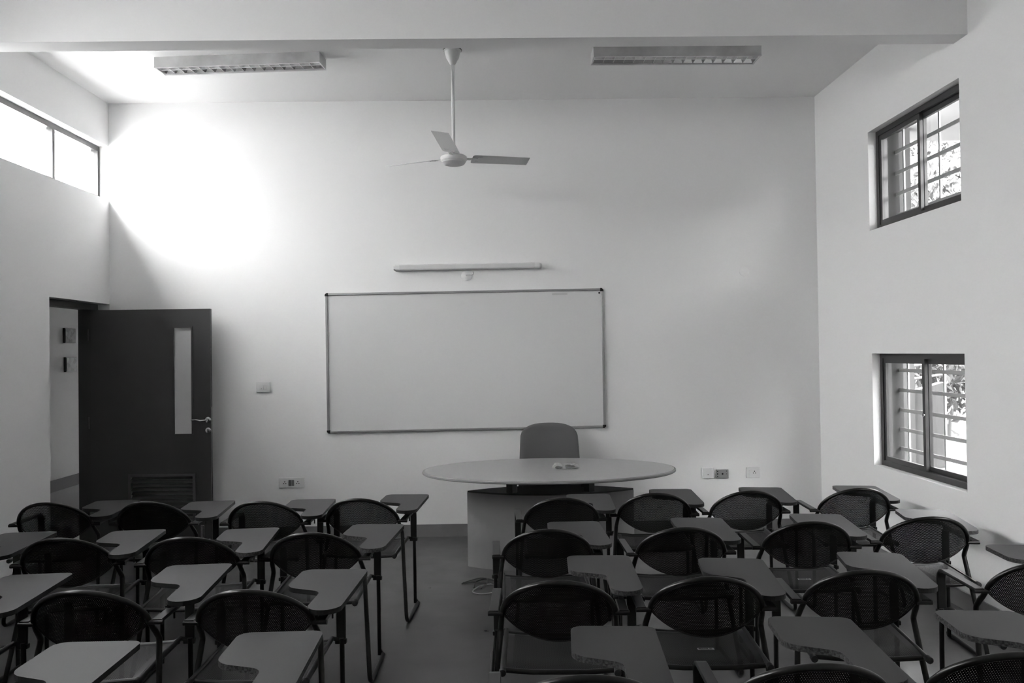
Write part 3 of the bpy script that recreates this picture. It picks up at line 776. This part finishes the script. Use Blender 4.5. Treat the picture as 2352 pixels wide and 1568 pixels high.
# key: x, y, rot of the chair, x, y, rot of the tablet's far-right corner, edge, label
CH = [
 ('LA1', -2.717, 5.132, 1.5, .312, .375, 3.5, 'd', 'black tablet-arm chair in front of the open doorway, front row'),
 ('LA2', -2.105, 5.114, -2.1, .333, .325, 8.2, 'd', 'black tablet-arm chair in front of the door louvre, front row'),
 ('LA3', -1.424, 5.064, -1.1, .314, .368, 3.5, 'd', 'black tablet-arm chair below the long double socket, front row'),
 ('LA4', -.844, 5.105, -4.4, .309, .463, 1.0, 'd', 'black tablet-arm chair at the aisle end of the left front row'),
 ('LB0', -2.79, 4.126, 0, .346, .417, 5.0, 'd', 'tablet-arm chair by the left wall, second row, mostly out of frame'),
 ('LB1', -2.129, 4.159, 2.9, .292, .38, 3.5, 'd', 'black tablet-arm chair, third from the aisle, second row, left block'),
 ('LB2', -1.52, 4.136, 2.9, .305, .400, 3.0, 'c', 'black tablet-arm chair next to the aisle chair, second row, left block'),
 ('LB3', -.929, 4.194, -1.1, .370, .395, -3.0, 'c', 'black tablet-arm chair at the aisle end, second row, left block'),
 ('LC0', -2.246, 3.243, 0, .346, .417, 5.0, 'd', 'tablet-arm chair at left picture edge, third row, pale tablet in view'),
 ('LC1', -1.57, 3.271, .3, .332, .507, 4.2, 'd', 'black tablet-arm chair beside the aisle chair, third row, left block'),
 ('LC2', -.938, 3.245, -1.7, .327, .400, -.4, 'd', 'black tablet-arm chair at the aisle end, third row, left block'),
 ('LD1', -1.549, 2.351, 0, .338, .417, .5, 'd', 'nearest left tablet-arm chair, only its brightly lit tablet in view'),
 ('LD2', -.939, 2.365, 0, .316, .473, 2.0, 'c', 'nearest aisle tablet-arm chair, left block, dark tablet and arm in view'),
 ('RA1', .340, 5.027, .9, .369, .415, -4.1, 'd', 'black tablet-arm chair at the aisle end, front row, before the pedestal'),
 ('RA2', .924, 5.138, -2.2, .335, .466, -1.6, 'd', 'black tablet-arm chair before the right end of the oval table, front row'),
 ('RA3', 1.487, 5.163, .5, .413, .431, -8.4, 'd', 'black tablet-arm chair below the three low wall plates, front row'),
 ('RA4', 2.172, 5.195, -1.4, .364, .418, -6.9, 'd', 'black tablet-arm chair below the lower window, front row by right wall'),
 ('RB1', .209, 4.183, .9, .322, .394, 0.0, 'c', 'black tablet-arm chair at the aisle end, second row, right block'),
 ('RB2', .869, 4.178, .7, .360, .440, -4.7, 'd', 'black tablet-arm chair second from the aisle, second row, right block'),
 ('RB3', 1.530, 4.264, -2.1, .373, .415, -6.1, 'd', 'black tablet-arm chair with seat sticker, second row, right block'),
 ('RB4', 2.168, 4.329, -4.0, .371, .432, -8.3, 'c', 'black tablet-arm chair beside the right wall, second row, shiny tablet'),
 ('RC1', .211, 3.293, -2.5, .342, .528, -.1, 'c', 'black tablet-arm chair at the aisle end, third row, right block'),
 ('RC2', .783, 3.310, -1.9, .367, .404, -5.8, 'd', 'black tablet-arm chair with seat sticker, third row, right block'),
 ('RC3', 1.416, 3.366, -4.6, .373, .422, -6.6, 'd', 'black tablet-arm chair third from the aisle, third row, right block'),
 ('RC4', 2.200, 3.47, -3.0, .346, .417, -3.0, 'c', 'black tablet-arm chair cut by the right picture edge, third row'),
 ('RD1', .215, 2.400, 0, .296, .42, -4.0, 'c', 'nearest right-block aisle chair, back rim barely showing, large dark tablet'),
 ('RD2', .865, 2.450, -2.0, .327, .44, -3.4, 'c', 'nearest right-block middle chair, mesh back rim at bottom frame edge'),
 ('RD3', 1.450, 2.505, -3.0, .347, .428, -3.0, 'c', 'nearest chair at the lower right corner, mesh back cut by frame'),
]
proto = build_chair(); first = True
bpy.context.view_layer.update()
for key, x, y, rot, tx, ty, trot, edge, lab in CH:
    c_ = proto if first else copy_tree(base_)
    if first:
        base_ = copy_tree(proto); first = False   # untouched source for the copies
    c_.location = (x, y, 0); c_.rotation_euler = (0, 0, math.radians(rot)); c_['label'] = lab; c_['category'] = 'chair'
    c_['group'] = 'tablet-arm chairs in rows'
    tb_ = bpy.data.objects.new('writing_tablet', TAB[edge]); COL.objects.link(tb_); tb_.parent = c_
    tb_.location = (tx, ty, .655); tb_.rotation_euler = (0, 0, math.radians(trot))
    # bracket carrying the tablet on the arm
    ang = math.radians(trot)
    br = MB(); br.box(.225, .275, .0, .17, .611, .618); br.tube([(.25, -.02, .618), (.25, -.02, .636)], .011, 8); br.box(.232, .268, .03, .15, .618, .636)
    br.tube([(.262, -.005, .60), (.262, -.005, .57)], .004, 6)
    br.build('tablet_bracket', M['black_flat'], c_)
    if key in ('RC2', 'RB3'): add_sticker(c_)
def kill(o):
    for q in list(o.children): kill(q)
    bpy.data.objects.remove(o)
kill(base_)

# ------------------------------------------------------------------ outside, right of the room
struct(MB().box(OR, 40, -12, 60, -.2, -.02).build('ground', M['ground']), 'pale paved ground outside the right windows', 'ground')
struct(MB().box(OR, 7.4, 1.0, 11.6, 4.55, 4.75).build('ceiling_verandah', M['concrete_light']), 'verandah slab outside the right windows', 'ceiling')
o = MB().box(5.36, 5.52, 10.9, 11.1, -.02, 4.55).build('column', M['concrete']); tag(o, 'slim grey column outside the right windows', 'column', kind='structure')
pw = MB(); pw.add([(5.5, 10.95, -.02), (5.95, 10.95, -.02), (5.95, 10.95, 1.13), (5.5, 10.95, 1.0), (5.5, 11.1, -.02), (5.95, 11.1, -.02), (5.95, 11.1, 1.13), (5.5, 11.1, 1.0)],
   [(0, 1, 2, 3), (4, 5, 6, 7), (0, 1, 5, 4), (3, 2, 6, 7), (1, 2, 6, 5), (0, 3, 7, 4)])
tag(pw.build('parapet_wall', M['concrete']), 'grey sloping parapet wall outside the lower window', 'wall', kind='structure')
o = MB().box(9.05, 9.6, 15.9, 16.2, -.02, 2.6).build('pillar', mat('whitewashed_pillar', .25, .9, .2)); tag(o, 'pale pillar beyond the parapet outside the lower window', 'pillar', kind='structure')
ra = thing('railing', 'pale handrail beyond the parapet outside the lower window', 'railing', (5.7, 12.4, 0))
for z in (1.02, 1.22, 1.42): MB().tube([(-.2, 0, z), (1.0, 0, z + .16)], .02, 8).build('rail', M['concrete_light'], ra)
for x in (-.1, .35, .8): MB().tube([(x, 0, 0), (x, 0, 1.45 + .13 * x)], .018, 8).build('baluster', M['concrete_light'], ra)
def tree(x, y, hgt, r, n, seed, label):
    rnd = random.Random(seed)
    t = thing('tree', label, 'tree', (x, y, -.02), 0, 'trees outside the right windows')
    tr = MB(); tr.tube(bend([(0, 0, 0), (.1, 0, hgt * .3), (-.05, .1, hgt * .6), (.05, 0, hgt * .9)], .3), lambda q: .11 - .085 * q, 10)
    for k in range(14):
        a = rnd.uniform(0, 2 * PI); z = hgt * rnd.uniform(.15, .8); l_ = r * rnd.uniform(.5, 1)
        tr.tube([(0, 0, z), (math.cos(a) * l_ * .5, math.sin(a) * l_ * .5, z + .15), (math.cos(a) * l_, math.sin(a) * l_, z + .5)], lambda q: .04 - .03 * q, 6)
    tr.build('trunk', M['bark'], t)
    f = MB(); vs = []; fs = []
    cl = [(rnd.gauss(0, r * .5), rnd.gauss(0, r * .5), rnd.uniform(.12, 1.0) * hgt, rnd.uniform(.2, .5)) for _ in range(60)]
    for k in range(n):
        cx_, cy_, cz_, cr = rnd.choice(cl)
        p = Vector((cx_ + rnd.gauss(0, cr), cy_ + rnd.gauss(0, cr), max(.1, cz_ + rnd.gauss(0, cr * .8))))
        e = mathutils.Euler((rnd.uniform(0, 6), rnd.uniform(0, 6), rnd.uniform(0, 6))).to_matrix(); s = rnd.uniform(.05, .10)
        o_ = len(vs)
        for q in ((-s, 0, 0), (0, -s * .45, .01), (s, 0, 0), (0, s * .45, .01)): vs.append(tuple(p + e @ Vector(q)))
        fs.append((o_, o_ + 1, o_ + 2, o_ + 3))
    f.add(vs, fs); f.build('foliage', M['leaf'], t)
o = MB().box(4.5, 30, 27, 31, -.02, 9.5).build('sky_dimming_block', mat('sky_dimming_pale', .07, .9, .2, var=.15, vscale=.6)); tag(o, 'pale block added behind the trees to hide the bright low sky', 'building', kind='structure')  # added block: tones down the sky in the gaps between the trees
o = MB().box(9.5, 14, -12, 12.2, -.02, 5.2).build('yard_light_blocker', mat('light_blocker_dark', .05, .9, .2)); tag(o, 'unseen dark block added across the yard to cut right window light', 'building', kind='structure')  # unseen block, added to cut side light entering the right windows
tree(7.8, 14.4, 5.2, 1.15, 5200, 1, 'leafy tree seen through the right windows, nearest the building')
tree(10.3, 19.4, 6.5, 1.8, 5200, 2, 'leafy tree seen through the right windows, behind the nearest one')
tree(13.2, 23.9, 6.0, 1.6, 4200, 4, 'leafy tree farthest out beyond the right windows')

# ------------------------------------------------------------------ sky
wd = bpy.data.worlds.new('sky'); S.world = wd; wd.use_nodes = True
bg = wd.node_tree.nodes['Background']; bg.inputs['Color'].default_value = (1, 1, 1, 1); bg.inputs['Strength'].default_value = 12.0
_nt = wd.node_tree; _tc = _nt.nodes.new('ShaderNodeTexCoord'); _sx = _nt.nodes.new('ShaderNodeSeparateXYZ'); _mr = _nt.nodes.new('ShaderNodeMapRange')
_nt.links.new(_tc.outputs['Generated'], _sx.inputs[0]); _nt.links.new(_sx.outputs['Z'], _mr.inputs['Value'])
_mr.inputs['From Min'].default_value = 0.0; _mr.inputs['From Max'].default_value = .8; _mr.inputs['To Min'].default_value = .7; _mr.inputs['To Max'].default_value = 1.8
_nt.links.new(_mr.outputs['Result'], bg.inputs['Color'])

sl = bpy.data.lights.new('sun', 'SUN'); so_ = bpy.data.objects.new('sun', sl); COL.objects.link(so_)
sl.energy = 8.0; sl.angle = math.radians(3)
so_.rotation_euler = Vector((.42, .25, 1)).to_track_quat('Z', 'Y').to_euler()

# ------------------------------------------------------------------ camera
yaw, pitch, roll = 0.0126, 0.0138, -0.0134
fw = Vector((math.sin(yaw) * math.cos(pitch), math.cos(yaw) * math.cos(pitch), math.sin(pitch)))
rt = fw.cross(Vector((0, 0, 1))).normalized(); up = rt.cross(fw)
r2 = rt * math.cos(roll) + up * math.sin(roll); u2 = -rt * math.sin(roll) + up * math.cos(roll)
cam = bpy.data.cameras.new('camera'); co = bpy.data.objects.new('camera', cam); COL.objects.link(co)
cam.sensor_width = 36.0; cam.sensor_fit = 'HORIZONTAL'; cam.lens = 1881.0 / 2352.0 * 36.0; cam.clip_start = .05; cam.clip_end = 200
co.matrix_world = Matrix(((r2.x, u2.x, -fw.x, 0), (r2.y, u2.y, -fw.y, 0), (r2.z, u2.z, -fw.z, 1.6), (0, 0, 0, 1)))
S.camera = co

S.view_settings.view_transform = 'Standard'; S.view_settings.look = 'None'; S.view_settings.gamma = 1.0
S.view_settings.use_curve_mapping = False
S.view_settings.exposure = 1.92
S.cycles.use_denoising = True
S.cycles.max_bounces = 14; S.cycles.diffuse_bounces = 8; S.cycles.transparent_max_bounces = 24; S.cycles.glossy_bounces = 4
S.cycles.sample_clamp_indirect = 8.0
